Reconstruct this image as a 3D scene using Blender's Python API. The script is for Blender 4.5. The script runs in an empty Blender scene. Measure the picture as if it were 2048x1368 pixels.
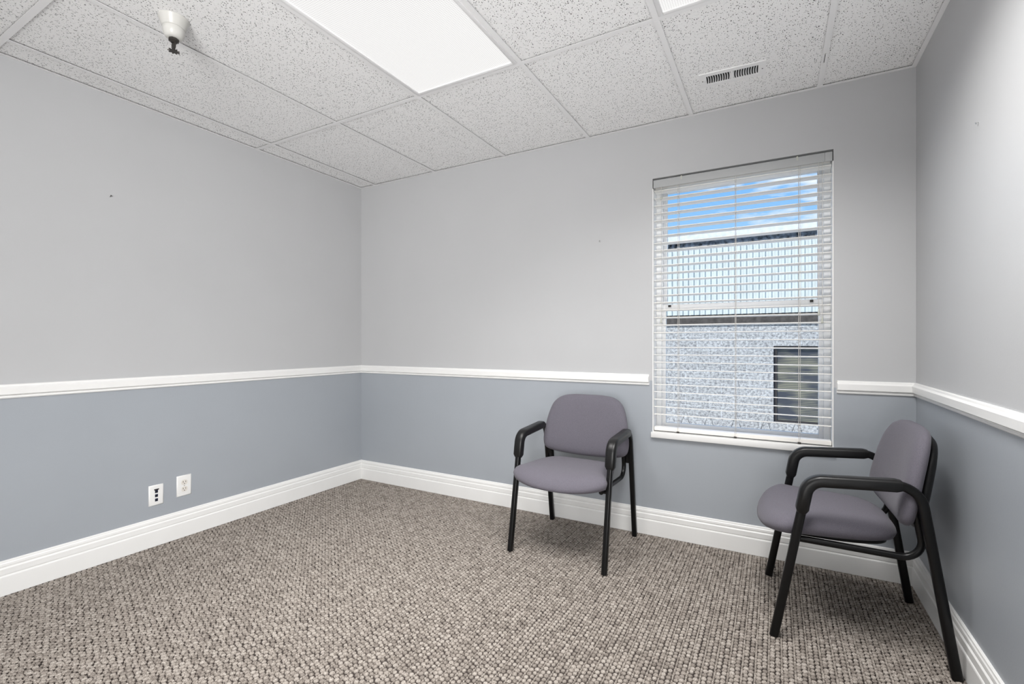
import bpy, bmesh, math, random
import numpy as np
from mathutils import Vector, Matrix

SC = bpy.context.scene
COL = SC.collection
R = math.radians

# ------------------------------------------------------------------ camera
W, H = 3.593, 2.4135                 # room width (x) and ceiling height
REAR = -4.70                         # wall behind the camera
FPX = 944.4
cam_d = bpy.data.cameras.new('camera')
cam_d.sensor_fit = 'HORIZONTAL'; cam_d.sensor_width = 36.0
cam_d.lens = FPX / 2048 * 36.0
cam_d.shift_y = 1.5 / 2048
cam_d.clip_start = 0.02
cam = bpy.data.objects.new('camera', cam_d); COL.objects.link(cam)
cam.location = (3.0181, -2.8343, 1.1285)
cam.rotation_euler = (R(90), 0, 0.5077)
SC.camera = cam

# ------------------------------------------------------------------ view
SC.view_settings.view_transform = 'Standard'
SC.view_settings.look = 'None'
SC.view_settings.exposure = 0.09
SC.view_settings.gamma = 1.0
SC.view_settings.use_curve_mapping = False

# ------------------------------------------------------------------ sky
def build_world():
    w = bpy.data.worlds.new('sky'); SC.world = w; w.use_nodes = True
    nt = w.node_tree; N = nt.nodes; L = nt.links; N.clear()
    out = N.new('ShaderNodeOutputWorld'); bg = N.new('ShaderNodeBackground')
    tc = N.new('ShaderNodeTexCoord'); sep = N.new('ShaderNodeSeparateXYZ')
    ramp = N.new('ShaderNodeValToRGB')
    e = ramp.color_ramp.elements
    e[0].position = 0.0; e[0].color = (.62, .80, .95, 1)
    e[1].position = 0.42; e[1].color = (.13, .34, .82, 1)
    m = e.new(.16); m.color = (.40, .66, .96, 1)
    m = e.new(.29); m.color = (.22, .50, .94, 1)
    mp = N.new('ShaderNodeMapping'); mp.inputs['Scale'].default_value = (7, 7, 26)
    nz = N.new('ShaderNodeTexNoise'); nz.inputs['Scale'].default_value = 1.0
    nz.inputs['Detail'].default_value = 5; nz.inputs['Roughness'].default_value = .55
    cr = N.new('ShaderNodeValToRGB')
    cr.color_ramp.elements[0].position = .54; cr.color_ramp.elements[1].position = .68
    mix = N.new('ShaderNodeMix'); mix.data_type = 'RGBA'
    mix.inputs['B'].default_value = (.90, .94, 1.0, 1)
    L.new(tc.outputs['Generated'], sep.inputs[0]); L.new(sep.outputs['Z'], ramp.inputs[0])
    L.new(tc.outputs['Generated'], mp.inputs[0]); L.new(mp.outputs[0], nz.inputs['Vector'])
    L.new(nz.outputs['Fac'], cr.inputs[0]); L.new(cr.outputs[0], mix.inputs['Factor'])
    L.new(ramp.outputs[0], mix.inputs['A']); L.new(mix.outputs['Result'], bg.inputs['Color'])
    bg.inputs['Strength'].default_value = 1.05
    L.new(bg.outputs[0], out.inputs[0])
build_world()

def lamp(name, kind, loc, energy, color=(1, 1, 1), **kw):
    d = bpy.data.lights.new(name, kind); d.energy = energy; d.color = color
    for k, v in kw.items(): setattr(d, k, v)
    o = bpy.data.objects.new(name, d); COL.objects.link(o); o.location = loc
    return o
# midday sun over this building's roof, falling on the facade across the yard
sun = lamp('sun', 'SUN', (0, -8, 12), 4.3, (1, .97, .92), angle=R(.6))
sun.rotation_euler = (R(43), 0, R(-24))
# unseen fill lights, added behind the camera to brighten the room evenly
def fill_light(name, loc, aim, energy, w, h, spread):
    o = lamp(name, 'AREA', loc, energy, (1, .99, .98), shape='RECTANGLE', size=w, size_y=h)
    o.data.spread = R(spread)
    o.rotation_euler = (Vector(aim) - Vector(loc)).to_track_quat('-Z', 'Z').to_euler()
    return o
fill_light('added_fill_left', (.45, -4.40, 1.45), (3.3, -.5, 1.5), 2.5, 1.0, 1.6, 85)
fill_light('added_fill_right', (3.15, -4.40, 1.45), (-.2, -.55, 1.15), 41, 1.0, 1.6, 85)
fill_light('added_fill_ceiling', (2.9, -3.7, .40), (2.3, -1.35, 2.41), 13, 1.0, .7, 95)
# tubes of the two visible ceiling fixtures, thrown downwards by their prismatic lenses
for x, e in ((1.692, 14), (2.911, 32)):
    o = lamp('fixture_lamp', 'AREA', (x, -1.525, H - .006), e, (1, .985, .965), shape='RECTANGLE', size=.5, size_y=1.1); o.data.spread = R(104 if x < 2 else 146)
PANEL = 0.80        # radiance of the visible ceiling light diffusers

# ------------------------------------------------------------------ materials
def mat(name, color, rough=.6, metal=0, spec=.4, bump=None, var=None, emit=None, sheen=0):
    m = bpy.data.materials.new(name); m.use_nodes = True
    nt = m.node_tree; N = nt.nodes; L = nt.links
    b = N['Principled BSDF']
    b.inputs['Base Color'].default_value = (*color, 1)
    b.inputs['Roughness'].default_value = rough
    b.inputs['Metallic'].default_value = metal
    b.inputs['Specular IOR Level'].default_value = spec
    if sheen:
        b.inputs['Sheen Weight'].default_value = sheen
        b.inputs['Sheen Roughness'].default_value = .5
    tc = N.new('ShaderNodeTexCoord')
    if bump:
        scale, strength, dist = bump
        nz = N.new('ShaderNodeTexNoise'); nz.inputs['Scale'].default_value = scale
        nz.inputs['Detail'].default_value = 3
        bp = N.new('ShaderNodeBump'); bp.inputs['Strength'].default_value = strength
        bp.inputs['Distance'].default_value = dist
        L.new(tc.outputs['Object'], nz.inputs['Vector']); L.new(nz.outputs['Fac'], bp.inputs['Height'])
        L.new(bp.outputs[0], b.inputs['Normal'])
    if var:
        scale, amt = var
        nz = N.new('ShaderNodeTexNoise'); nz.inputs['Scale'].default_value = scale
        nz.inputs['Detail'].default_value = 4
        rp = N.new('ShaderNodeValToRGB')
        rp.color_ramp.elements[0].position = .3; rp.color_ramp.elements[1].position = .7
        rp.color_ramp.elements[0].color = (*[c * (1 - amt) for c in color], 1)
        rp.color_ramp.elements[1].color = (*[min(1, c * (1 + amt)) for c in color], 1)
        L.new(tc.outputs['Object'], nz.inputs['Vector']); L.new(nz.outputs['Fac'], rp.inputs[0])
        L.new(rp.outputs[0], b.inputs['Base Color'])
    if emit:
        b.inputs['Emission Color'].default_value = (1, .985, .965, 1)
        b.inputs['Emission Strength'].default_value = emit
    return m

M = {}
M['wall_up'] = mat('upper_wall_paint', (.485, .490, .500), .42, spec=.35, bump=(190, .10, .002), var=(3, .012))
M['wall_low'] = mat('lower_wall_paint', (.352, .378, .412), .36, spec=.4, bump=(190, .10, .002), var=(3, .015))
M['trim'] = mat('white_trim_paint', (.82, .82, .81), .35, spec=.4, bump=(60, .03, .001), var=(9, .01))
M['grid'] = mat('white_painted_metal', (.86, .86, .865), .45, bump=(80, .02, .001))
M['shaded_zinc'] = mat('shaded_galvanised_steel', (.12, .12, .12), .6, bump=(80, .05, .001))  # steel colour darkened to paint in the shade of the grid slits
M['jamb'] = mat('white_window_vinyl', (.88, .88, .87), .4, bump=(60, .02, .001))
M['slat'] = mat('white_blind_slat', (.88, .86, .82), .4, bump=(60, .02, .001))
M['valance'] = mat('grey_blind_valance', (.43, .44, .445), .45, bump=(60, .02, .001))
M['cord'] = mat('pale_blind_cord', (.60, .57, .53), .8, bump=(300, .1, .001))
M['tassel'] = mat('clear_grey_plastic', (.50, .51, .46), .3, bump=(60, .02, .001))
M['dark'] = mat('dark_void', (.012, .012, .014), .8, bump=(60, .02, .001))
M['black'] = mat('black_powder_coat', (.0048, .0048, .0051), .28, spec=.27, bump=(700, .06, .0006))
M['rubber'] = mat('black_moulded_urethane', (.0060, .0060, .0064), .34, spec=.36, bump=(500, .05, .0006))
M['shell'] = mat('black_plastic_shell', (.007, .007, .0075), .45, spec=.3, bump=(500, .08, .0006))
M['fabric'] = mat('grey_purple_fabric', (.130, .122, .146), .92, spec=.15, bump=(850, .5, .0012), var=(420, .16), sheen=.12)
M['plate'] = mat('white_plastic_plate', (.80, .80, .79), .3, bump=(60, .01, .001))
M['cup'] = mat('aged_white_enamel', (.56, .555, .53), .3, bump=(60, .01, .001))
M['cream'] = mat('cream_plastic', (.72, .69, .64), .35, bump=(60, .01, .001))
M['port'] = mat('dark_blue_plastic', (.012, .016, .055), .35, bump=(60, .02, .001))
M['brass'] = mat('dark_bronze_metal', (.06, .055, .05), .4, metal=.7, bump=(300, .2, .001))
M['steel'] = mat('bright_steel', (.6, .6, .6), .3, metal=.9, bump=(300, .05, .001))
M['wire'] = mat('dark_wire', (.025, .022, .02), .6, bump=(300, .1, .001))

def carpet_mat():
    m = bpy.data.materials.new('carpet_yarn'); m.use_nodes = True
    nt = m.node_tree; N = nt.nodes; L = nt.links; b = N['Principled BSDF']
    b.inputs['Roughness'].default_value = .95; b.inputs['Specular IOR Level'].default_value = .1
    geo = N.new('ShaderNodeNewGeometry'); tc = N.new('ShaderNodeTexCoord')
    rp = N.new('ShaderNodeValToRGB'); e = rp.color_ramp.elements
    e[0].position = 0; e[0].color = (.27, .243, .22, 1)
    e[1].position = 1; e[1].color = (.48, .445, .41, 1)
    k = e.new(.5); k.color = (.40, .366, .333, 1)
    L.new(geo.outputs['Random Per Island'], rp.inputs[0])
    mp = N.new('ShaderNodeMapping'); mp.inputs['Scale'].default_value = (900, 260, 500)
    mp.inputs['Rotation'].default_value = (0, 0, R(18))
    nz = N.new('ShaderNodeTexNoise'); nz.inputs['Scale'].default_value = 1; nz.inputs['Detail'].default_value = 2
    L.new(tc.outputs['Object'], mp.inputs[0]); L.new(mp.outputs[0], nz.inputs['Vector'])
    r2 = N.new('ShaderNodeValToRGB')
    r2.color_ramp.elements[0].position = .36; r2.color_ramp.elements[0].color = (.32, .28, .265, 1)
    r2.color_ramp.elements[1].position = .56; r2.color_ramp.elements[1].color = (1.06, 1.05, 1.03, 1)
    L.new(nz.outputs['Fac'], r2.inputs[0])
    mx = N.new('ShaderNodeMix'); mx.data_type = 'RGBA'; mx.blend_type = 'MULTIPLY'; mx.inputs['Factor'].default_value = 1
    L.new(rp.outputs[0], mx.inputs['A']); L.new(r2.outputs[0], mx.inputs['B'])
    L.new(mx.outputs['Result'], b.inputs['Base Color'])
    bp = N.new('ShaderNodeBump'); bp.inputs['Strength'].default_value = .5; bp.inputs['Distance'].default_value = .002
    L.new(nz.outputs['Fac'], bp.inputs['Height']); L.new(bp.outputs[0], b.inputs['Normal'])
    return m
M['carpet'] = carpet_mat()
M['backing'] = mat('carpet_backing', (.060, .050, .046), .95, spec=.05, bump=(500, .5, .002), var=(300, .3))

def tile_mat():
    m = bpy.data.materials.new('fissured_ceiling_tile'); m.use_nodes = True
    nt = m.node_tree; N = nt.nodes; L = nt.links; b = N['Principled BSDF']
    b.inputs['Roughness'].default_value = .9; b.inputs['Specular IOR Level'].default_value = .15
    tc = N.new('ShaderNodeTexCoord')
    nz = N.new('ShaderNodeTexNoise'); nz.inputs['Scale'].default_value = 55; nz.inputs['Detail'].default_value = 1
    L.new(tc.outputs['Object'], nz.inputs['Vector'])
    def pits(scale, rot, size, keep, warp):
        mp = N.new('ShaderNodeMapping'); mp.inputs['Scale'].default_value = scale
        mp.inputs['Rotation'].default_value = (0, 0, rot)
        off = N.new('ShaderNodeVectorMath'); off.operation = 'SCALE'; off.inputs['Scale'].default_value = warp
        add = N.new('ShaderNodeVectorMath'); add.operation = 'ADD'
        L.new(nz.outputs['Color'], off.inputs[0]); L.new(tc.outputs['Object'], add.inputs[0]); L.new(off.outputs[0], add.inputs[1])
        L.new(add.outputs[0], mp.inputs[0])
        vo = N.new('ShaderNodeTexVoronoi'); vo.voronoi_dimensions = '2D'; vo.inputs['Scale'].default_value = 1
        L.new(mp.outputs[0], vo.inputs['Vector'])
        sp = N.new('ShaderNodeSeparateColor'); L.new(vo.outputs['Color'], sp.inputs[0])
        thr = N.new('ShaderNodeMath'); thr.operation = 'MULTIPLY'; thr.inputs[1].default_value = size
        L.new(sp.outputs['Red'], thr.inputs[0])
        lt = N.new('ShaderNodeMath'); lt.operation = 'SUBTRACT'; L.new(thr.outputs[0], lt.inputs[0]); L.new(vo.outputs['Distance'], lt.inputs[1])
        sm = N.new('ShaderNodeMath'); sm.operation = 'MULTIPLY'; sm.inputs[1].default_value = 12; sm.use_clamp = True
        L.new(lt.outputs[0], sm.inputs[0])
        kp = N.new('ShaderNodeMath'); kp.operation = 'LESS_THAN'; kp.inputs[1].default_value = keep
        L.new(sp.outputs['Green'], kp.inputs[0])
        mu = N.new('ShaderNodeMath'); mu.operation = 'MULTIPLY'; L.new(sm.outputs[0], mu.inputs[0]); L.new(kp.outputs[0], mu.inputs[1])
        return mu
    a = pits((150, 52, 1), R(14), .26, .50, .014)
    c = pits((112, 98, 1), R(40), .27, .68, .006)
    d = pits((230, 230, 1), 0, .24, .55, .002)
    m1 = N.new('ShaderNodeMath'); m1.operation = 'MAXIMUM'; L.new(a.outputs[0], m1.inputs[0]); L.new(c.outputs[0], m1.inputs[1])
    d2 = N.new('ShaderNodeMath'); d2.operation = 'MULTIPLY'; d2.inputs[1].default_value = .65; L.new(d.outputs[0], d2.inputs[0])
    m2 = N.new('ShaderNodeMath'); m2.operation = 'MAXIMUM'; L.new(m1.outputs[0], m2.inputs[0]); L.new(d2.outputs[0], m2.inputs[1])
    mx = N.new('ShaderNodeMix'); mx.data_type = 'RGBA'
    mx.inputs['A'].default_value = (.92, .92, .92, 1); mx.inputs['B'].default_value = (.06, .06, .06, 1)  # shade inside the pits is painted into the tile colour
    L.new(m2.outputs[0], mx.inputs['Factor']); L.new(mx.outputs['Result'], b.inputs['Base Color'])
    bp = N.new('ShaderNodeBump'); bp.invert = True; bp.inputs['Strength'].default_value = .3; bp.inputs['Distance'].default_value = .002
    L.new(m2.outputs[0], bp.inputs['Height']); L.new(bp.outputs[0], b.inputs['Normal'])
    return m
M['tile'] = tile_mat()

def diffuser_mat():
    m = bpy.data.materials.new('prismatic_diffuser'); m.use_nodes = True
    nt = m.node_tree; N = nt.nodes; L = nt.links; b = N['Principled BSDF']
    b.inputs['Base Color'].default_value = (.10, .10, .10, 1); b.inputs['Roughness'].default_value = .3
    tc = N.new('ShaderNodeTexCoord')
    wv = N.new('ShaderNodeTexVoronoi'); wv.inputs['Scale'].default_value = 115; wv.inputs['Randomness'].default_value = 0
    L.new(tc.outputs['Object'], wv.inputs['Vector'])
    bp = N.new('ShaderNodeBump'); bp.inputs['Strength'].default_value = .4; bp.inputs['Distance'].default_value = .002
    L.new(wv.outputs['Distance'], bp.inputs['Height']); L.new(bp.outputs[0], b.inputs['Normal'])
    mr = N.new('ShaderNodeMapRange'); mr.inputs['From Max'].default_value = .6
    mr.inputs['To Min'].default_value = PANEL * 1.18; mr.inputs['To Max'].default_value = PANEL * .82
    L.new(wv.outputs['Distance'], mr.inputs['Value'])
    b.inputs['Emission Color'].default_value = (1, .99, .98, 1)
    L.new(mr.outputs[0], b.inputs['Emission Strength'])
    return m
M['diffuser'] = diffuser_mat()

def glass_mat():
    m = bpy.data.materials.new('window_glass'); m.use_nodes = True
    nt = m.node_tree; N = nt.nodes; L = nt.links; N.clear()
    out = N.new('ShaderNodeOutputMaterial'); tr = N.new('ShaderNodeBsdfTransparent')
    tc = N.new('ShaderNodeTexCoord'); nz = N.new('ShaderNodeTexNoise'); nz.inputs['Scale'].default_value = 3
    rp = N.new('ShaderNodeValToRGB')
    rp.color_ramp.elements[0].color = (.955, .975, .968, 1); rp.color_ramp.elements[1].color = (.975, .985, .98, 1)
    L.new(tc.outputs['Object'], nz.inputs['Vector']); L.new(nz.outputs['Fac'], rp.inputs[0])
    L.new(rp.outputs[0], tr.inputs['Color']); L.new(tr.outputs[0], out.inputs[0])
    return m
M['glass'] = glass_mat()

def block_mat():
    m = bpy.data.materials.new('split_face_block'); m.use_nodes = True
    nt = m.node_tree; N = nt.nodes; L = nt.links; b = N['Principled BSDF']; b.inputs['Roughness'].default_value = .9
    tc = N.new('ShaderNodeTexCoord'); sp = N.new('ShaderNodeSeparateXYZ'); cb = N.new('ShaderNodeCombineXYZ')
    L.new(tc.outputs['Object'], sp.inputs[0]); L.new(sp.outputs['X'], cb.inputs['X']); L.new(sp.outputs['Z'], cb.inputs['Y'])
    br = N.new('ShaderNodeTexBrick'); br.inputs['Scale'].default_value = 1
    br.inputs['Brick Width'].default_value = .4; br.inputs['Row Height'].default_value = .2
    br.inputs['Mortar Size'].default_value = .006; br.inputs['Mortar Smooth'].default_value = .2
    br.inputs['Color1'].default_value = (.62, .61, .60, 1); br.inputs['Color2'].default_value = (.54, .53, .52, 1)
    br.inputs['Mortar'].default_value = (.80, .80, .80, 1)
    L.new(cb.outputs[0], br.inputs['Vector'])
    nz = N.new('ShaderNodeTexNoise'); nz.inputs['Scale'].default_value = 24; nz.inputs['Detail'].default_value = 6; nz.inputs['Roughness'].default_value = .65
    L.new(tc.outputs['Object'], nz.inputs['Vector'])
    rp = N.new('ShaderNodeValToRGB'); rp.color_ramp.elements[0].position = .36; rp.color_ramp.elements[1].position = .56
    rp.color_ramp.elements[0].color = (.48, .47, .48, 1); rp.color_ramp.elements[1].color = (1.15, 1.14, 1.13, 1)
    L.new(nz.outputs['Fac'], rp.inputs[0])
    mx = N.new('ShaderNodeMix'); mx.data_type = 'RGBA'; mx.blend_type = 'MULTIPLY'; mx.inputs['Factor'].default_value = 1
    L.new(br.outputs['Color'], mx.inputs['A']); L.new(rp.outputs[0], mx.inputs['B']); L.new(mx.outputs['Result'], b.inputs['Base Color'])
    mu = N.new('ShaderNodeMath'); mu.operation = 'MULTIPLY_ADD'; mu.inputs[1].default_value = -.6
    L.new(br.outputs['Fac'], mu.inputs[0]); L.new(nz.outputs['Fac'], mu.inputs[2])
    bp = N.new('ShaderNodeBump'); bp.inputs['Strength'].default_value = 1; bp.inputs['Distance'].default_value = .05
    L.new(mu.outputs[0], bp.inputs['Height']); L.new(bp.outputs[0], b.inputs['Normal'])
    return m
M['block'] = block_mat()
M['metal_panel'] = mat('pale_teal_metal', (.60, .635, .62), .5, bump=(20, .1, .004), var=(5, .06))
M['cap'] = mat('pale_grey_cap', (.66, .67, .70), .6, bump=(25, .3, .01), var=(14, .12))
M['roof_band'] = mat('mottled_dark_grey', (.12, .13, .15), .8, bump=(30, 1, .03), var=(16, .9))
M['fascia'] = mat('dark_brown_fascia', (.075, .065, .058), .8, bump=(30, .3, .01), var=(14, .35))
M['frame_dk'] = mat('dark_brown_frame', (.05, .042, .04), .5, bump=(60, .05, .001))
M['concrete'] = mat('grey_concrete', (.62, .60, .57), .9, bump=(30, .3, .01), var=(3, .15))

def far_pane_mat():
    m = bpy.data.materials.new('dark_window_with_blind'); m.use_nodes = True
    nt = m.node_tree; N = nt.nodes; L = nt.links; b = N['Principled BSDF']; b.inputs['Roughness'].default_value = .3
    tc = N.new('ShaderNodeTexCoord'); sp = N.new('ShaderNodeSeparateXYZ'); L.new(tc.outputs['Object'], sp.inputs[0])
    a = N.new('ShaderNodeMath'); a.operation = 'MULTIPLY'; a.inputs[1].default_value = 2 * math.pi / .028
    s = N.new('ShaderNodeMath'); s.operation = 'SINE'; L.new(sp.outputs['Z'], a.inputs[0]); L.new(a.outputs[0], s.inputs[0])
    s1 = N.new('ShaderNodeMapRange'); s1.inputs['From Min'].default_value = -1; L.new(s.outputs[0], s1.inputs['Value'])
    mp = N.new('ShaderNodeMapping'); mp.inputs['Scale'].default_value = (1.2, 1, 3.4)
    nz = N.new('ShaderNodeTexNoise'); nz.inputs['Scale'].default_value = 1.6; nz.inputs['Detail'].default_value = 2
    L.new(tc.outputs['Object'], mp.inputs[0]); L.new(mp.outputs[0], nz.inputs['Vector'])
    rp = N.new('ShaderNodeValToRGB'); e = rp.color_ramp.elements
    e[0].position = .42; e[0].color = (.07, .075, .09, 1); e[1].position = .6; e[1].color = (.34, .32, .22, 1)
    L.new(nz.outputs['Fac'], rp.inputs[0])
    mx = N.new('ShaderNodeMix'); mx.data_type = 'RGBA'; mx.inputs['A'].default_value = (.05, .05, .06, 1)
    L.new(s1.outputs[0], mx.inputs['Factor']); L.new(rp.outputs[0], mx.inputs['B']); L.new(mx.outputs['Result'], b.inputs['Base Color'])
    return m
M['far_pane'] = far_pane_mat()

# ------------------------------------------------------------------ mesh helpers
def link(name, me, parent=None):
    o = bpy.data.objects.new(name, me); COL.objects.link(o)
    if parent: o.parent = parent
    return o
def obj(name, bm, m, parent=None, smooth=False, recalc=True):
    if recalc: bmesh.ops.recalc_face_normals(bm, faces=bm.faces)
    me = bpy.data.meshes.new(name); bm.to_mesh(me); bm.free()
    for x in (m if isinstance(m, (list, tuple)) else [m]): me.materials.append(x)
    if smooth:
        for p in me.polygons: p.use_smooth = True
    return link(name, me, parent)
def bevel(o, w, seg=2, ang=40):
    md = o.modifiers.new('bevel', 'BEVEL'); md.width = w; md.segments = seg; md.limit_method = 'ANGLE'; md.angle_limit = R(ang)
    for p in o.data.polygons: p.use_smooth = True
    md.harden_normals = False
    return o
def autosmooth(o, ang=35):
    for p in o.data.polygons: p.use_smooth = True
    bm = bmesh.new(); bm.from_mesh(o.data)
    for e in bm.edges:
        if len(e.link_faces) == 2 and e.calc_face_angle() > R(ang): e.smooth = False
    bm.to_mesh(o.data); bm.free()
    return o
def box(bm, x0, x1, y0, y1, z0, z1, mi=0):
    v = [bm.verts.new((x, y, z)) for x in (x0, x1) for y in (y0, y1) for z in (z0, z1)]
    fs = [(0, 1, 3, 2), (4, 6, 7, 5), (0, 4, 5, 1), (2, 3, 7, 6), (0, 2, 6, 4), (1, 5, 7, 3)]
    for f in fs:
        q = bm.faces.new([v[i] for i in f]); q.material_index = mi
    return v
def boxes(name, lst, m, parent=None, bev=0):
    bm = bmesh.new()
    for b in lst: box(bm, *b)
    o = obj(name, bm, m, parent)
    if bev: bevel(o, bev)
    return o
def rings(bm, rs, close=True, cap=True):
    """loft between rings (lists of points, same length)"""
    vs = [[bm.verts.new(p) for p in r] for r in rs]
    n = len(rs[0])
    for a, b in zip(vs, vs[1:]):
        for i in range(n if close else n - 1):
            j = (i + 1) % n
            bm.faces.new((a[i], a[j], b[j], b[i]))
    if cap:
        bm.faces.new(vs[0][::-1]); bm.faces.new(vs[-1])
    return vs
def superell(rx, ry, n=16, p=3.2):
    out = []
    for i in range(n):
        t = 2 * math.pi * (i + .5) / n
        c, s = math.cos(t), math.sin(t)
        out.append((rx * math.copysign(abs(c) ** (2 / p), c), ry * math.copysign(abs(s) ** (2 / p), s)))
    return out
def fillet(pts, rad, seg=8):
    """polyline with rounded corners; rad: radius per inner corner"""
    P = [Vector(p) for p in pts]; out = [P[0]]
    for i in range(1, len(P) - 1):
        a, b, c = P[i - 1], P[i], P[i + 1]
        r = rad[i - 1] if isinstance(rad, (list, tuple)) else rad
        u = (a - b).normalized(); w = (c - b).normalized()
        ang = u.angle(w)
        if r <= 0 or ang > math.pi - 1e-3: out.append(b); continue
        d = min(r / math.tan(ang / 2), (a - b).length * .98, (c - b).length * .98); r = d * math.tan(ang / 2)
        ce = b + (u + w).normalized() * (r / math.sin(ang / 2))
        p0 = b + u * d - ce; p1 = b + w * d - ce
        tot = p0.angle(p1); ax = p0.cross(p1).normalized()
        for k in range(seg + 1):
            out.append(ce + Matrix.Rotation(tot * k / seg, 3, ax) @ p0)
    out.append(P[-1]); return out
def sweep(bm, path, section, side=Vector((1, 0, 0)), scale=None, cap=True):
    """sweep a 2-D section (a along `side`, b along the path normal) along a path"""
    P = [Vector(p) for p in path]; rs = []
    for i, p in enumerate(P):
        t = (P[min(i + 1, len(P) - 1)] - P[max(i - 1, 0)]).normalized()
        nrm = t.cross(side); 
        if nrm.length < 1e-4: nrm = t.cross(Vector((0, 1, 0)))
        nrm.normalize(); sd = nrm.cross(t).normalized()
        k = scale[i] if scale else 1
        if not isinstance(k, (tuple, list)): k = (k, k)
        rs.append([p + sd * a * k[0] + nrm * b * k[1] for a, b in section])
    rings(bm, rs, cap=cap)
def wire(bm, pts, r, n=6, side=Vector((1, 0, 0))):
    sweep(bm, pts, [(r * math.cos(2 * math.pi * i / n), r * math.sin(2 * math.pi * i / n)) for i in range(n)], side)
def lathe(bm, prof, c=(0, 0, 0), n=32, cap=True):
    c = Vector(c)
    rings(bm, [[c + Vector((r * math.cos(2 * math.pi * i / n), r * math.sin(2 * math.pi * i / n), z)) for i in range(n)] for r, z in prof], cap=cap)
def tag(o, label=None, cat=None, group=None, kind=None):
    if label: o['label'] = label
    if cat: o['category'] = cat
    if group: o['group'] = group
    if kind: o['kind'] = kind
    return o
def thing(name, label, cat, loc=(0, 0, 0), rotz=0, group=None):
    o = bpy.data.objects.new(name, None); COL.objects.link(o)
    o.empty_display_size = .1; o.location = loc; o.rotation_euler = (0, 0, rotz)
    return tag(o, label, cat, group)
def struct(o): o['kind'] = 'structure'; return o

# ------------------------------------------------------------------ room shell
RAILZ = .905
TOP = H + .16
WX0, WX1, WZ0, WZ1 = 2.389, 3.274, .590, 2.094      # window opening
WT = .16                                             # wall thickness
def wall_mesh(rects, mk):
    bm = bmesh.new()
    for (a0, a1, z0, z1) in rects:
        for (q0, q1, mi) in ((z0, min(z1, RAILZ), 1), (max(z0, RAILZ), z1, 0)):
            if q1 - q0 > 1e-5: box(bm, *mk(a0, a1, q0, q1), mi)
    return bm
up = [M['wall_up'], M['wall_low']]
bm = wall_mesh([(-.12, WX0, -.06, TOP), (WX1, W + .12, -.06, TOP), (WX0, WX1, -.06, WZ0), (WX0, WX1, WZ1, TOP)],
               lambda a, b, c, d: (a, b, 0, WT, c, d))
struct(obj('wall_back', bm, up))
struct(obj('wall_left', wall_mesh([(REAR, 0, -.06, TOP)], lambda a, b, c, d: (-.12, 0, a, b, c, d)), up))
struct(obj('wall_right', wall_mesh([(REAR, 0, -.06, TOP)], lambda a, b, c, d: (W, W + .12, a, b, c, d)), up))
struct(obj('wall_front', wall_mesh([(-.12, W + .12, -.06, TOP)], lambda a, b, c, d: (a, b, REAR - .12, REAR, c, d)), up))

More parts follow.
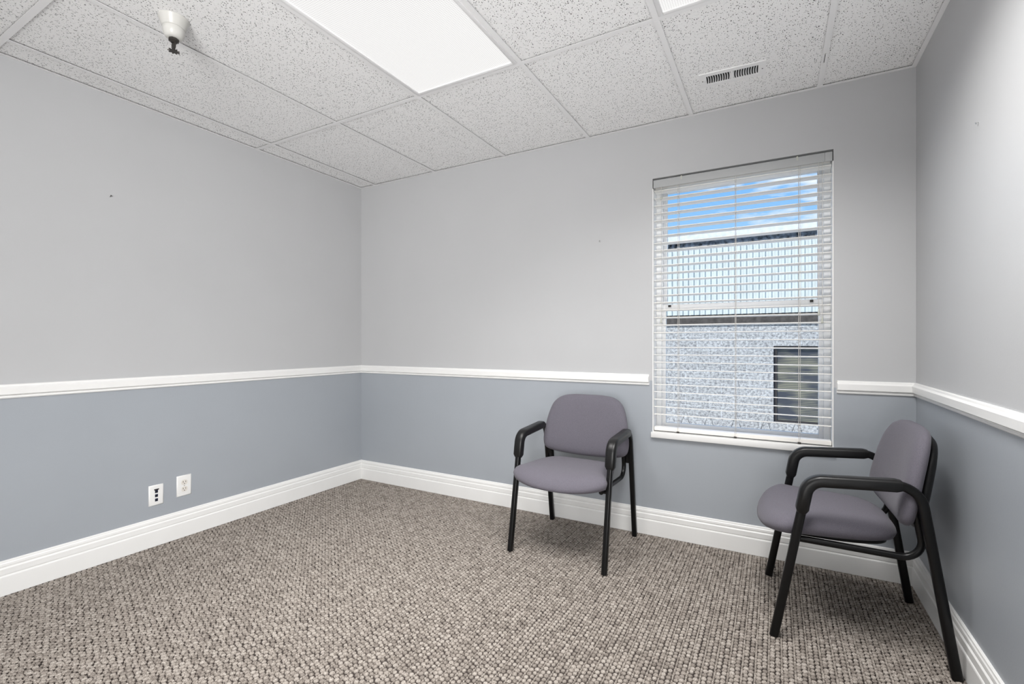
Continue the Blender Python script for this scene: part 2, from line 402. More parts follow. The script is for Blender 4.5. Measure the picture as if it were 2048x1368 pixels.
# ------------------------------------------------------------------ carpet floor
def build_floor():
    rng = np.random.default_rng(3)
    per, py = .0405, .0205                      # one cord and two columns of loops, repeated
    nx = int(W / per); y_lo = -3.0; ny = int(-y_lo / py)
    I, J, K = np.meshgrid(np.arange(nx + 1), np.arange(ny), np.arange(2), indexing='ij')
    cx = I * per + np.where(K == 0, .0146, .0314) + rng.normal(0, .0008, I.shape)
    cy = -(J + .5) * py + np.where(K == 0, 0, py * .5) + rng.normal(0, .0012, I.shape) + I * .37 * py % py
    cw = np.full(I.shape, 1.24); cl = np.full(I.shape, .78)
    # the cord between the pairs, made of shorter tight stitches
    I2, J2 = np.meshgrid(np.arange(nx + 1), np.arange(ny * 2), indexing='ij')
    cx = np.concatenate([cx.ravel(), (I2 * per + .0030 + rng.normal(0, .0004, I2.shape)).ravel()])
    cy = np.concatenate([cy.ravel(), (-(J2 + .5) * py / 2 + rng.normal(0, .0005, I2.shape)).ravel()])
    cw = np.concatenate([cw.ravel(), np.full(I2.size, .56)]); cl = np.concatenate([cl.ravel(), np.full(I2.size, .46)])
    keep = cx < W - .002; cx, cy, cw, cl = cx[keep], cy[keep], cw[keep], cl[keep]
    cy = np.minimum(cy, -.012); n = cx.size
    # one tufted loop: rounded, leaning slightly to one side
    tmpl = []
    for z, s, sh in ((-.0075, 1.0, 0), (-.0024, .88, -.0016), (-.0004, .48, -.0034)):
        for k in range(8):
            t = 2 * math.pi * k / 8
            tmpl.append((.0071 * s * math.cos(t) + .0006 * z / .006, .0128 * s * math.sin(t) + sh, z))
    tmpl.append((.0006, -.0042, 0.0)); T = np.array(tmpl)
    f = []
    for r in range(2):
        for k in range(8):
            f.append((r * 8 + k, r * 8 + (k + 1) % 8, (r + 1) * 8 + (k + 1) % 8, (r + 1) * 8 + k))
    tri = [(16 + k, 16 + (k + 1) % 8, 24) for k in range(8)]
    ang = np.where(cw > .8, rng.normal(.20, .22, n), .3); sc = rng.uniform(.88, 1.10, n); hz = rng.uniform(.75, 1.0, n)
    ca, sa = np.cos(ang), np.sin(ang)
    V = np.empty((n, 25, 3), np.float32)
    tx = T[:, 0] * cw[:, None]; ty = T[:, 1] * cl[:, None]
    V[:, :, 0] = cx[:, None] + (tx * ca[:, None] - ty * sa[:, None]) * sc[:, None]
    V[:, :, 1] = cy[:, None] + (tx * sa[:, None] + ty * ca[:, None]) * sc[:, None]
    V[:, :, 2] = -.0075 + (T[:, 2] + .0075) * hz[:, None]
    V[:, :, 0] = np.clip(V[:, :, 0], .001, W - .001); V[:, :, 1] = np.minimum(V[:, :, 1], -.001)
    base = np.array([[-.12, REAR - .12, -.0070], [W + .12, REAR - .12, -.0070], [W + .12, WT, -.0070], [-.12, WT, -.0070],
                     [0, REAR, -.001], [W, REAR, -.001], [W, y_lo, -.001], [0, y_lo, -.001],
                     [-.12, REAR - .12, -.06], [W + .12, REAR - .12, -.06], [W + .12, WT, -.06], [-.12, WT, -.06]], np.float32)
    verts = np.concatenate([V.reshape(-1, 3), base]); nb = n * 25
    loops, starts, mats = [], [], []
    offs = np.arange(n)[:, None, None] * 25
    q = (np.array(f)[None] + offs).reshape(-1); t = (np.array(tri)[None] + offs).reshape(-1)
    bq = np.array([[0, 1, 2, 3], [4, 5, 6, 7], [11, 10, 9, 8], [0, 8, 9, 1], [1, 9, 10, 2], [2, 10, 11, 3], [3, 11, 8, 0]]) + nb
    loops = np.concatenate([q, t, bq.ravel()]).astype(np.int32)
    nq, ntri, nbq = n * 16, n * 8, len(bq)
    starts = np.concatenate([np.arange(nq) * 4, nq * 4 + np.arange(ntri) * 3, nq * 4 + ntri * 3 + np.arange(nbq) * 4]).astype(np.int32)
    me = bpy.data.meshes.new('floor')
    me.vertices.add(len(verts)); me.vertices.foreach_set('co', verts.ravel())
    me.loops.add(len(loops)); me.loops.foreach_set('vertex_index', loops)
    me.polygons.add(len(starts)); me.polygons.foreach_set('loop_start', starts)
    mi = np.zeros(len(starts), np.int32); mi[-nbq:] = 1; mi[-nbq + 1] = 0
    me.materials.append(M['carpet']); me.materials.append(M['backing'])
    me.update(calc_edges=True); me.validate()
    me.polygons.foreach_set('material_index', mi)
    me.polygons.foreach_set('use_smooth', np.ones(len(starts), bool))
    me.update()
    struct(link('floor', me))
build_floor()

# ------------------------------------------------------------------ baseboard and chair rail profiles
# (d = distance out from the wall, z)
BASE = [(0, 0), (.018, 0), (.018, .082), (.0165, .086), (.0135, .088), (.0135, .091), (.0155, .094), (.0155, .118), (.0125, .121), (.0105, .123),
        (.0105, .127), (.0125, .130), (.0115, .140), (.0085, .144), (.0075, .150), (.004, .153), (0, .153)]
RAIL = [(0, .878), (.006, .878), (.009, .882), (.009, .8845), (.0065, .887), (.0065, .890), (.014, .894), (.0175, .897), (.0185, .925), (.015, .9285), (.011, .932), (.009, .939), (.006, .9415), (0, .9415)]
def run(name, prof, stations):
    """profile along stations; each station maps (d, z) to a point, so corners are mitred"""
    bm = bmesh.new()
    rings(bm, [[st(d, z) for d, z in prof] for st in stations])
    return struct(autosmooth(obj(name, bm, M['trim']), 20))
Lw = lambda y, mit=0: (lambda d, z: (d, y - mit * d, z))
Bw = lambda x, mit=0: (lambda d, z: (x + mit * d, -d, z))
Rw = lambda y, mit=0: (lambda d, z: (W - d, y - mit * d, z))
run('baseboard_left', BASE, [Lw(REAR + .02), Lw(0, 1)])
run('baseboard_back', BASE, [Bw(0, 1), Bw(W, -1)])
run('baseboard_right', BASE, [Rw(0, 1), Rw(REAR + .02)])
run('trim_1', RAIL, [Lw(REAR + .02), Lw(0, 1)])
def ret(x, s):          # returned, bevelled end of the rail beside the window
    return lambda d, z: (x + s * max(0, d - .010), -d, z)
run('trim_2', RAIL, [Bw(0, 1), Bw(2.36), lambda d, z: (2.374 - .35 * d - .25 * max(0, abs(z - .91) - .022), -d * .97, z)])
run('trim_3', RAIL, [lambda d, z: (3.284 + .35 * d + .25 * max(0, abs(z - .91) - .022), -d * .97, z), Bw(3.298), Bw(W, -1)])
run('trim_4', RAIL, [Rw(0, 1), Rw(REAR + .02)])

# ------------------------------------------------------------------ suspended ceiling
GX, GY, T2, T4 = .1678, -.9157, .6096, 1.2192
xs = [0] + [GX + k * T2 for k in range(6)] + [W]
ys = [0] + [GY - k * T4 for k in range(4)] + [REAR]
LIGHTS = [(3, 1), (5, 1)]
def build_ceiling():
    bm = bmesh.new()
    for i in range(len(xs) - 1):
        for j in range(len(ys) - 1):
            if (i, j) in LIGHTS: continue
            g = .0050
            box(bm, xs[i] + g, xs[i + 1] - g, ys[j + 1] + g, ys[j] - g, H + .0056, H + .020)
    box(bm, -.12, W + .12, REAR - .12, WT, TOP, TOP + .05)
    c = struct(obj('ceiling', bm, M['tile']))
    fl = []; wb = []
    hw = .012
    for k, x in enumerate(xs[1:-1]):
        y_end = 0
        if k == 5:
            fl.append((x - hw, x - .0018, -.322, 0, H + .0006, H + .0020)); fl.append((x + .0010, x + hw, -.322, 0, H + .0006, H + .0020))
            fl.append((x - .0018, x + .0010, -.243, 0, H + .0006, H + .0020)); y_end = -.3265
        for y0, y1 in zip([y_end] + ys[1:-1], ys[1:]):
            top = y0 - (hw if y0 not in (0, y_end) else 0); bot = y1 + (hw if y1 != REAR else 0)
            fl.append((x - hw, x + hw, bot, top, H - .0004, H + .0010))
        wb.append((x - .0012, x + .0012, REAR, y_end, H + .0018, H + .035)); wb.append((x - hw + .0006, x + hw - .0006, REAR, y_end, H + .0014, H + .0018))
    for y in ys[1:-1]:
        fl.append((0, W, y - hw, y + hw, H, H + .0013)); wb.append((0, W, y - .0012, y + .0012, H + .0018, H + .034)); wb.append((0, W, y - hw + .0006, y + hw - .0006, H + .0015, H + .0019))
    # wall angle
    fl += [(0, .019, REAR, 0, H - .0006, H + .0006), (W - .019, W, REAR, 0, H - .0006, H + .0006), (0, W, -.019, 0, H - .0007, H + .0005), (0, W, REAR, REAR + .019, H - .0007, H + .0005)]
    wb += [(.0002, .0184, REAR, 0, H + .0007, H + .0011), (W - .0184, W - .0002, REAR, 0, H + .0007, H + .0011), (0, W, -.0184, -.0002, H + .0006, H + .0010)]
    g = struct(boxes('ceiling_grid', fl, M['grid'], c))
    struct(boxes('grid_web', wb, M['shaded_zinc'], g))
build_ceiling()

def ceiling_light(i, j, label):
    x0, x1, y0, y1 = xs[i], xs[i + 1], ys[j + 1], ys[j]
    cx, cy = (x0 + x1) / 2, (y0 + y1) / 2
    t = thing('ceiling_light', label, 'ceiling light', (cx, cy, H), 0, 'recessed ceiling lights')
    a, b = T2 / 2 - .0125, T4 / 2 - .0125
    hs = boxes('housing', [(-a, a, -b, b, .075, .080), (-a, -a + .002, -b, b, .004, .075), (a - .002, a, -b, b, .004, .075), (-a, a, -b, -b + .002, .004, .075), (-a, a, b - .002, b, .004, .075)], M['grid'], t)
    w = .019
    fr = boxes('frame', [(-a, -a + w, -b, b, -.0035, .004), (a - w, a, -b, b, -.0035, .004), (-a + w, a - w, -b, -b + w, -.0035, .004), (-a + w, a - w, b - w, b, -.0035, .004)], M['grid'], t)
    bevel(fr, .002)
    boxes('diffuser', [(-a + w - .004, a - w + .004, -b + w - .004, b - w + .004, .001, .0035)], M['diffuser'], t)
    return t
ceiling_light(3, 1, 'large white ceiling light panel left of the grid line with two tiles between it and the sprinkler')['label'] = 'large glowing ceiling light panel nearest the middle of the ceiling, shown almost whole'
ceiling_light(5, 1, 'ceiling light panel at the top edge, only its corner showing above the air vent tile')

# air vent
def vent():
    t = thing('air_vent', 'white slotted metal air vent in the ceiling tile above the window', 'vent', (2.838, -.338, H + .0056), R(3.2))
    Lx, Ly = .144, .064
    sx0, sx1, cb = -.112, .112, .006
    sy = .038
    z0, z1 = -.0055, -.0005
    fr = boxes('frame', [(-Lx, sx0, -Ly, Ly, z0, z1), (sx1, Lx, -Ly, Ly, z0, z1), (sx0, sx1, -Ly, -sy, z0, z1), (sx0, sx1, sy, Ly, z0, z1), (-cb, cb, -sy, sy, z0, z1)], M['grid'], t)
    boxes('duct', [(sx0 - .003, sx1 + .003, -sy - .003, sy + .003, -.0006, -.0001)], M['dark'], t)
    for s in (-1, 1):
        for k in range(10):
            x = s * (cb + .0012 + (sx1 - cb) * (k + .12) / 10)
            bm = bmesh.new()
            n = 7; A = []; B = []
            for i in range(n):
                v = -sy + 2 * sy * i / (n - 1); bow = .0030 * (1 - (v / sy) ** 2)
                A.append([(x - s * bow, v, z0 + .0006), (x - s * bow + s * .0040, v, z0 + .0042), (x - s * bow + s * .0048, v, z0 + .0040), (x - s * bow + s * .0012, v, z0 + .0004)])
            rings(bm, A); obj('louver', bm, M['grid'], t)
    for s in (-1, 1):
        bm = bmesh.new(); lathe(bm, [(.0001, -.0066), (.0028, -.0064), (.0032, -.0054)], (s * .130, 0, 0), 12); obj('screw', bm, M['brass'], t, True)
    bm = bmesh.new(); box(bm, -.1215, -.1190, -.012, .014, -.0115, -.0054); obj('damper_lever', bm, M['grid'], t)
vent()

# sprinkler
def sprinkler():
    t = thing('fire_sprinkler', 'white cup fire sprinkler with dark metal head hanging from the ceiling', 'sprinkler', (.925, -1.845, H + .0056))
    bm = bmesh.new(); lathe(bm, [(.050, 0), (.0535, -.002), (.053, -.004), (.047, -.016), (.041, -.036), (.0385, -.040)], n=40); obj('flared_collar', bm, M['cup'], t, True)
    bm = bmesh.new(); lathe(bm, [(.036, -.038), (.0375, -.041), (.0375, -.052), (.0355, -.064), (.030, -.074), (.024, -.079), (.017, -.080)], n=40); obj('cup', bm, M['cup'], t, True)
    bm = bmesh.new(); lathe(bm, [(.016, -.078), (.0185, -.083), (.0185, -.089), (.013, -.093), (.010, -.096), (.006, -.096)], n=8)
    for s in (-1, 1):
        wire(bm, [(s * .010, 0, -.094), (s * .0125, 0, -.103), (s * .010, 0, -.115), (s * .004, 0, -.122)], .0028, 6, Vector((0, 1, 0)))
    lathe(bm, [(.0045, -.094), (.0045, -.122), (.0062, -.123), (.0062, -.128), (.003, -.129)], n=10)
    obj('sprinkler_head', bm, M['brass'], t)
    bm = bmesh.new(); n = 36
    ring = lambda z, k: [((.0205 if (i // 2) % 2 == 0 else .0135) * k * math.cos(2 * math.pi * i / n), (.0205 if (i // 2) % 2 == 0 else .0135) * k * math.sin(2 * math.pi * i / n), z) for i in range(n)]
    rings(bm, [ring(-.1275, 1), ring(-.1295, 1.02), ring(-.1305, .96)]); obj('deflector', bm, M['brass'], t)
sprinkler()

# ------------------------------------------------------------------ wall plates (left wall, facing +x)
def plate_base(name, label, y, z, w, h):
    t = thing(name, label, 'wall plate' if 'data' in name else 'outlet', (0, y, z))
    bm = bmesh.new()
    r = lambda x, k: [(x, -w / 2 + k, -h / 2 + k), (x, w / 2 - k, -h / 2 + k), (x, w / 2 - k, h / 2 - k), (x, -w / 2 + k, h / 2 - k)]
    rings(bm, [r(0.0003, 0), r(.0028, .0003), r(.0055, .0040), r(.0060, .0070)])
    autosmooth(obj('cover', bm, M['plate'], t), 60)
    return t
def disc_x(bm, x0, x1, y, z, ry, rz, p=2, n=20):
    s = superell(ry, rz, n, p); rings(bm, [[(x0, y + a, z + b) for a, b in s], [(x1, y + a, z + b) for a, b in s]])
t = plate_base('data_outlet', 'white wall plate with three dark blue data ports, left of the power outlet', -1.4975, .2795, .072, .113)
for k, z in enumerate((.020, -.003, -.0265)):
    p = boxes('port', [(.0058, .0068, -.0072, .0072, z - .0078, z + .0078)], M['port'], t)
    boxes('socket_opening', [(.0068, .0071, -.0052, .0052, z - .0055, z + .0030)], M['dark'], p)
boxes('port_shutter', [(.0060, .0085, -.0115, .0115, .0292, .0345), (.0060, .0080, -.0085, .0085, .0275, .0292)], M['wire'], t)
bm = bmesh.new(); disc_x(bm, .0055, .0066, 0, -.0445, .0028, .0028); obj('screw', bm, M['plate'], t)
t = plate_base('power_outlet', 'white duplex power outlet on the left wall above the baseboard', -1.355, .2955, .078, .119)
for z in (.0195, -.0195):
    bm = bmesh.new(); disc_x(bm, .0055, .0072, 0, z, .0165, .0150, 2.6, 24); rc = obj('receptacle', bm, M['cream'], t)
    boxes('slot', [(.0071, .0074, -.0078, -.0054, z - .001, z + .0075)], M['dark'], rc)
    boxes('slot', [(.0071, .0074, .0054, .0078, z - .001, z + .0075)], M['dark'], rc)
    bm = bmesh.new(); disc_x(bm, .0071, .0074, 0, z - .0078, .0026, .0026, 2, 12); obj('ground_hole', bm, M['dark'], rc)
bm = bmesh.new(); disc_x(bm, .0055, .0068, 0, 0, .0028, .0028); obj('screw', bm, M['steel'], t)

# nails left in the walls
def nail(label, p, d, m, ln=.014, r=.0022, tilt=.35):
    bm = bmesh.new()
    d = Vector(d); up_ = Vector((0, 0, tilt)); ax = (d + up_).normalized()
    side = Vector((0, 0, 1)).cross(d)
    P = Vector(p) - ax * .006
    wire(bm, [P, P + ax * (ln + .006)], r * .6, 8, side)
    wire(bm, [P + ax * (ln + .0055), P + ax * (ln + .0075)], r * 1.7, 10, side)
    tag(autosmooth(obj('nail', bm, m)), label, 'nail', 'nails left in the walls')
nail('small dark nail sticking out high on the left wall', (0, -1.706, 1.886), (1, 0, 0), M['brass'], .013, .0017)
nail('small bright nail in the back wall left of the window', (2.068, 0, 1.758), (0, -1, 0), M['steel'], .010, .0026)
nail('small bright nail high on the right wall', (W, -.771, 1.840), (-1, 0, 0), M['steel'], .006, .0020, -.3)

# ------------------------------------------------------------------ window
def window():
    w = bpy.data.objects.new('window_1', None); COL.objects.link(w); struct(w); w.location = (0, 0, 0)
    x0, x1, z0, z1 = WX0, WX1, WZ0, WZ1
    boxes('jamb', [(x0, x0 + .004, .0005, .105, z0, 2.036), (x1 - .004, x1, .0005, .105, z0, 2.036), (x0, x0 + .004, .045, .105, 2.036, z1), (x1 - .004, x1, .045, .105, 2.036, z1), (x0 + .004, x1 - .004, .045, .105, z1 - .004, z1)], M['jamb'], w)
    s = boxes('sill', [(2.383, 3.281, -.020, -.0004, .574, .606), (x0, x1, -.0004, .108, z0, .606)], M['trim'], w); bevel(s, .002)
    a0, a1, b0, b1 = x0 + .004, x1 - .004, .606, z1 - .004
    f = .030
    fr = boxes('frame', [(a0, a0 + f, .088, .158, b0, b1), (a1 - f, a1, .088, .158, b0, b1), (a0 + f, a1 - f, .088, .158, b0, b0 + .013), (a0 + f, a1 - f, .088, .158, b1 - f, b1),
                         (a0 + f, a0 + f + .006, .100, .106, b0, b1), (a1 - f - .006, a1 - f, .100, .106, b0, b1)], M['jamb'], w); bevel(fr, .002)
    mz = 1.338
    l0, l1 = a0 + f + .001, a1 - f - .001
    def sash(y0, y1, q0, q1, st, rb, rt_):
        bm_ = [(l0, l0 + st, y0, y1, q0, q1), (l1 - st, l1, y0, y1, q0, q1), (l0 + st, l1 - st, y0, y1, q0, q0 + rb), (l0 + st, l1 - st, y0, y1, q1 - rt_, q1)]
        o = boxes('sash', bm_, M['jamb'], w); bevel(o, .0015)
        boxes('glass', [(l0 + st, l1 - st, (y0 + y1) / 2 - .002, (y0 + y1) / 2 + .002, q0 + rb, q1 - rt_)], M['glass'], o)
        return o
    lo = sash(.104, .128, b0 + .014, mz + .020, .021, .029, .036)
    hi = sash(.131, .155, mz - .016, b1 - f - .001, .024, .036, .026)
    boxes('sash_lift', [(2.775, 2.872, .094, .1042, .634, .644)], M['jamb'], lo)
    boxes('sash_lock', [(2.46, 2.475, .094, .1042, mz + .004, mz + .016), (3.18, 3.195, .094, .1042, mz + .004, mz + .016)], M['wire'], lo)
window()

# ------------------------------------------------------------------ blind
def blind():
    t = thing('window_blind', 'white horizontal slat blind hanging in the window with open slats', 'blind', (2.8315, .037, 0))
    hx = .4385
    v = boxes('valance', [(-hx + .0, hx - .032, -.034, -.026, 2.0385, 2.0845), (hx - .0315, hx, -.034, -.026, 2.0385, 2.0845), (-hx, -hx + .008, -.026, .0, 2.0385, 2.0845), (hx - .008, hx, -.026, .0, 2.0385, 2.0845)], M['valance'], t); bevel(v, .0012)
    for x in (-.281, .288):
        boxes('valance_clip', [(x - .004, x + .004, -.0355, -.0342, 2.066, 2.0905), (x - .004, x + .004, -.0355, -.020, 2.0870, 2.0905)], M['tassel'], t)
    boxes('headrail', [(-hx + .001, hx - .001, -.0255, .0275, 2.040, 2.0800)], M['slat'], t)
    rnd = random.Random(5)
    me = None
    for k in range(31):
        z = 2.0195 - .0438 * k
        if me is None:
            bm = bmesh.new(); P = []
            for i in range(9):
                y = -.025 + .05 * i / 8; c = .0022 * (1 - ((i - 4) / 4) ** 2); P.append((y, c))
            prof = [(y, c + .0015) for y, c in P] + [(y, c - .0015) for y, c in P[::-1]]
            rings(bm, [[(s * .4355, y, zz) for y, zz in prof] for s in (-1, 1)])
            o = autosmooth(obj('slat', bm, M['slat'], t), 50); me = o.data
        else:
            o = link('slat', me, t)
        o.location = (rnd.uniform(-.0008, .0008), 0, z); o.rotation_euler = (R(-5 + rnd.uniform(-.8, .8)), R(rnd.uniform(-.06, .06)), 0)
    br = boxes('bottom_rail', [(-.4355, .4355, -.026, .026, .6125, .6345)], M['slat'], t); bevel(br, .003, 3)
    for x in (-.302, -.003, .296):
        bm = bmesh.new()
        for y in (-.0275, .0275): wire(bm, [(x, y, .615), (x, y, 2.041)], .0009)
        for k in range(31):
            z = 2.0195 - .0438 * k - .0022; wire(bm, [(x, -.0275, z), (x, .0275, z)], .0006)
        wire(bm, [(x + .006, -.0272, .63), (x + .006, -.0272, 2.041)], .0007)
        lc = obj('ladder_cord', bm, M['cord'], t)
        bm = bmesh.new(); box(bm, x - .006, x + .008, -.030, -.0262, .6085, .6165); obj('cord_plug', bm, M['brass'], lc)
    def lift(x, z, dz0=2.039):
        bm = bmesh.new(); wire(bm, [(x, -.0345, z), (x, -.0345, dz0)], .0008); lc = obj('lift_cord', bm, M['cord'], t)
        bm = bmesh.new(); lathe(bm, [(.0018, .010), (.0032, .008), (.0042, -.004), (.0058, -.018), (.0058, -.022), (.003, -.024)], (x, -.0345, z), 12); obj('tassel', bm, M['tassel'], lc, True)
        return lc
    l = lift(-.3935, 1.268)
    bm = bmesh.new(); lathe(bm, [(.001, .008), (.0055, .006), (.0075, 0), (.0055, -.006), (.001, -.009)], (-.3935, -.0345, 1.974), 14); obj('cord_bead', bm, M['tassel'], l, True)
    lift(.381, 1.290); lift(.396, 1.250)
blind()

# ------------------------------------------------------------------ chair
def closed_spline(pts, per=6):
    n = len(pts); out = []
    for i in range(n):
        p0, p1, p2, p3 = [pts[(i + k) % n] for k in (-1, 0, 1, 2)]
        for k in range(per):
            t = k / per
            out.append(tuple(.5 * (2 * p1[a] + (p2[a] - p0[a]) * t + (2 * p0[a] - 5 * p1[a] + 4 * p2[a] - p3[a]) * t * t + (3 * p1[a] - p0[a] - 3 * p2[a] + p3[a]) * t ** 3) for a in (0, 1)))
    return out
def cushion(name, half, layers, fn, m, parent):
    """half outline (a >= 0, from one end of the axis to the other), lofted through layers (inset, height)"""
    pts = half + [(-a, b) for a, b in half[::-1][1:-1]]
    ol = closed_spline(pts)
    cx = sum(p[0] for p in ol) / len(ol); cy = sum(p[1] for p in ol) / len(ol)
    ra = max(abs(p[0]) for p in ol); rb = (max(p[1] for p in ol) - min(p[1] for p in ol)) / 2
    bm = bmesh.new(); rs = []
    for ins, h in layers:
        ka, kb = max(.02, 1 - ins / ra), max(.02, 1 - ins / rb)
        rs.append([fn(cx + (x - cx) * ka, cy + (y - cy) * kb, h) for x, y in ol])
    rings(bm, rs)
    return obj(name, bm, m, parent, smooth=True)

def make_chair(name, label, loc, rotz):
    # local axes: x to the sitter's left as seen from the front right, front = -y, z up
    t = thing(name, label, 'chair', loc, rotz, 'guest chairs')
    seat_half = [(0, .322), (.11, .315), (.205, .287), (.262, .238), (.250, .170), (.238, .080), (.218, -.030), (.183, -.105), (.120, -.142), (0, -.152)]
    def seat_fn(a, f, h):
        z = h
        if f > .20: z -= 1.1 * (f - .20) ** 2 / .12 * .22          # waterfall front
        z += .010 * (abs(a) / .25) ** 2 * (1 if h > .41 else 0)
        return (a, -f, z)
    lay = [(.17, .3935), (.05, .3935), (.022, .394), (.006, .402), (.0, .413), (.0025, .424), (.011, .437), (.030, .449), (.065, .456), (.11, .459), (.16, .460)]
    cushion('seat', seat_half, lay, seat_fn, M['fabric'], t)
    # seat pan
    pan_half = [(0, .265), (.12, .258), (.19, .215), (.205, .10), (.190, -.03), (.14, -.105), (0, -.118)]
    cushion('seat_pan', pan_half, [(.10, .379), (.004, .379), (0, .382), (0, .394), (.10, .395)], lambda a, f, h: (a, -f, h), M['shell'], t)
    # backrest: a = across, b = up from its lower edge
    back_half = [(0, .350), (.095, .349), (.165, .337), (.213, .302), (.240, .242), (.257, .160), (.265, .082), (.252, .032), (.205, .011), (.12, .001), (0, -.004)]
    Z0 = .464
    def back_fn(a, b, h):
        f = -.185 - .175 * b + .33 * a * a * (1 if abs(a) < .2 else 1) + h + .010 * math.cos((b - .12) / .16)
        return (a, -f, Z0 + b)
    blay = [(.13, -.005), (.03, -.004), (.008, .001), (.0, .012), (.0, .022), (.006, .034), (.020, .043), (.045, .049), (.085, .052), (.13, .053)]
    cushion('backrest', back_half, blay, back_fn, M['fabric'], t)
    shell_half = [(0, .318), (.085, .315), (.152, .295), (.200, .248), (.226, .170), (.234, .085), (.228, .030), (.19, .004), (.12, -.002), (0, -.006)]
    slay = [(.10, -.037), (.03, -.035), (.010, -.030), (0, -.020), (0, -.006), (.10, -.004)]
    cushion('back_shell', shell_half, slay, back_fn, M['shell'], t)
    sec = superell(.0138, .0158, 20, 3.4)
    S = .265
    F0, Fc, Rc, R0 = (-.268, .0005), (-.155, .613), (.172, .633), (.270, .0005)       # (y, z)
    for s in (-1, 1):
        P = lambda q: Vector((s * S, q[0], q[1]))
        # each side is one bent tube: front leg, arm, rear leg
        path = fillet([P(F0), P(Fc), P(Rc), P(R0)], [.062, .075], 9)
        # split at the middle of the arm run
        i0 = 10
        fl, rl = path[:11], path[10:]
        bm = bmesh.new(); sweep(bm, path[:11] + [path[11] * .0 + (path[10] + path[11]) / 2], sec); 
        ob = autosmooth(obj('front_leg', bm, M['black'], t), 40)
        bm = bmesh.new(); sweep(bm, [(path[10] + path[11]) / 2] + path[11:], sec); ob = autosmooth(obj('rear_leg', bm, M['black'], t), 40)
        # arm pad moulded round the bend
        ctr = lambda z: -.268 + (.613 and (z / .613)) * .113
        pp = fillet([P((ctr(.488), .488)), P(Fc), P((.122, .6295))], [.060], 10)
        full = [pp[0], pp[0] + (pp[1] - pp[0]) * .20] + pp[1:-1]
        arm0, arm1 = pp[-2], pp[-1]
        full += [arm0 + (arm1 - arm0) * k for k in (.3, .6, .93, 1.0)]
        sc = [(.70, .66), (1, 1)] + [(1, 1)] * (len(full) - 4) + [(1, 1), (.86, .82)]
        psec = superell(.0262, .0222, 20, 3.4)
        bm = bmesh.new(); sweep(bm, full, psec, scale=sc); autosmooth(obj('armrest', bm, M['rubber'], t), 48)
        # under-seat tube, curling up behind the seat to carry the back
        q = lambda x, y, z: Vector((x, y, z))
        x = s * .2265
        rp = fillet([q(x, -.205, .376), q(x, .198, .366), q(x, .166, .560)], [.060], 9)
        csec = superell(.0115, .0120, 14, 2.3)
        bm = bmesh.new(); sweep(bm, rp, csec); rl_ = autosmooth(obj('seat_rail', bm, M['black'], t), 50)
        # welded stubs and gusset between tube and rear leg
        bm = bmesh.new()
        wire(bm, [q(s * .218, -.200, .377), q(s * .258, -.199, .380)], .0085, 10, Vector((0, 1, 0)))
        obj('front_bracket', bm, M['black'], t)
        bm = bmesh.new()
        ys_ = [(.188, .44), (.200, .44), (.178, .575), (.168, .575)]
        rings(bm, [[(s * .232, y, z) for y, z in ys_], [(s * .262, y + .0, z) for y, z in ys_]])
        obj('gusset', bm, M['black'], t)
        bm = bmesh.new(); lathe(bm, [(.005, .003), (.006, 0), (.006, -.0015)], (0, 0, 0), 10)
        bm.transform(Matrix.Translation((s * .2265, -.2075, .376)) @ Matrix.Rotation(R(90), 4, 'X')); obj('rail_cap', bm, M['rubber'], t)
    return t
make_chair('guest_chair', 'grey fabric chair with black arms against the back wall, left of the window', (2.032, -.335, 0), R(-.9))
make_chair('guest_chair', 'grey fabric chair seen from the side in the right corner, back to the right wall', (3.2715, -.472, 0), R(-87.5))

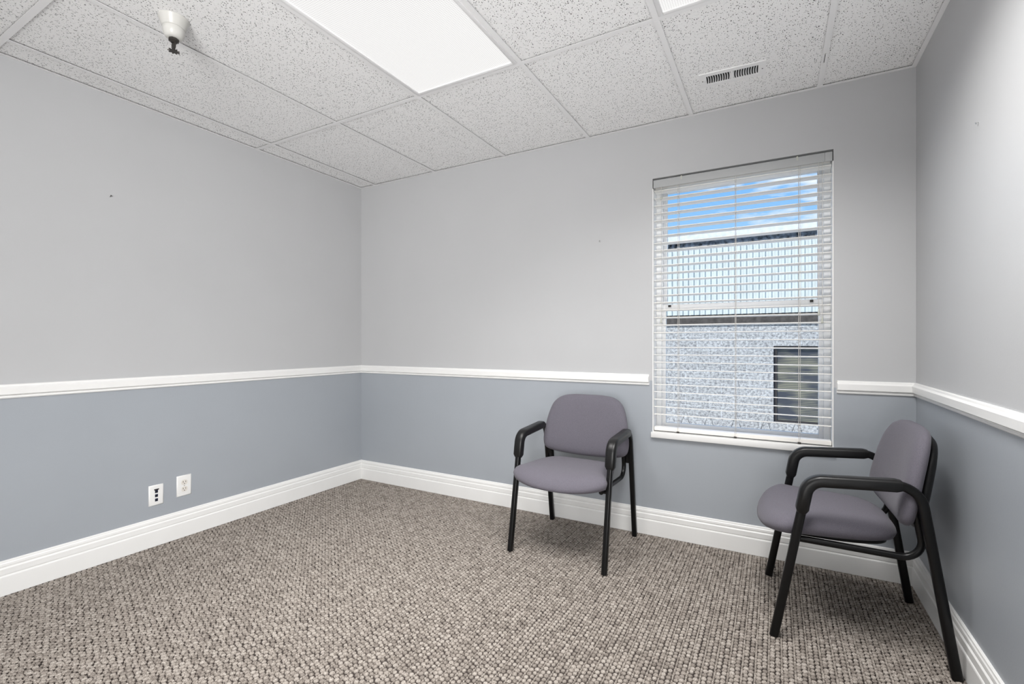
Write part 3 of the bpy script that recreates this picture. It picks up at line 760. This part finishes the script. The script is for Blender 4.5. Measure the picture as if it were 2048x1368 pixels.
# ------------------------------------------------------------------ outside
def outside():
    D = 6.2
    b = thing('neighbour_building', 'pale block building with a ribbed metal fascia, seen through the window blind', 'building', (3, D, -1.2))
    P = lambda x0, x1, y0, y1, z0, z1: (x0 - 3, x1 - 3, y0, y1, z0 + 1.2, z1 + 1.2)
    wx0, wx1, wz0, wz1 = 3.0, 4.5, -.215, 1.075
    X0, X1 = -3, 10
    boxes('block_wall', [P(X0, wx0, 0, .3, -1.2, 1.5), P(wx1, X1, 0, .3, -1.2, 1.5), P(wx0, wx1, 0, .3, -1.2, wz0), P(wx0, wx1, 0, .3, wz1, 1.5)], M['block'], b)
    f = boxes('window_frame', [P(wx0, wx0 + .05, .06, .12, wz0, wz1), P(wx1 - .05, wx1, .06, .12, wz0, wz1), P(wx0 + .05, wx1 - .05, .06, .12, wz1 - .05, wz1), P(wx0 + .05, wx1 - .05, .06, .12, wz0, wz0 + .04)], M['frame_dk'], b)
    boxes('pane', [P(wx0 + .05, wx1 - .05, .09, .10, wz0 + .04, wz1 - .05)], M['far_pane'], f)
    boxes('fascia_beam', [P(X0, X1, -.03, .0, 1.44, 1.625)], M['fascia'], b)
    bm = bmesh.new(); pts = []; p = .094; x = X0
    while x < X1:
        pts += [(x, -.035), (x + .010, -.070), (x + .047, -.070), (x + .057, -.035)]; x += p
    rings(bm, [[(px - 3, y, z + 1.2) for px, y in pts + [(X1, -.005), (X0, -.005)]] for z in (1.625, 2.80)])
    obj('metal_fascia', bm, M['metal_panel'], b)
    boxes('dark_band', [P(X0, X1, -.02, .1, 2.80, 2.945)], M['roof_band'], b)  # dark band between the ribbed metal and the cap
    boxes('parapet_cap', [P(X0, X1, -.08, .4, 2.945, 3.10)], M['cap'], b)
    g = bmesh.new(); box(g, -10, 16, WT, 20, -1.3, -1.2); struct(obj('ground', g, M['concrete']))
    # bent wires just outside the glass
    bm = bmesh.new()
    y = .36
    for x, dz in ((2.520, 0), (2.660, .004), (2.815, .006), (2.975, .004), (3.135, 0)):
        wire(bm, [(x - .038, y, .585), (x, y, .695 + dz), (x + .026, y + .01, .585)], .0017, 6, Vector((0, 1, 0)))
    wire(bm, [(2.42, y, .586), (3.22, y, .586)], .0022, 6, Vector((0, 1, 0)))
    for x in (2.43, 2.82, 3.20): wire(bm, [(x, .155, .582), (x, y, .586)], .0022, 6, Vector((1, 0, 0)))
    tag(obj('wire_guard', bm, M['wire']), 'thin dark bent wires outside along the bottom of the window', 'wire')
outside()
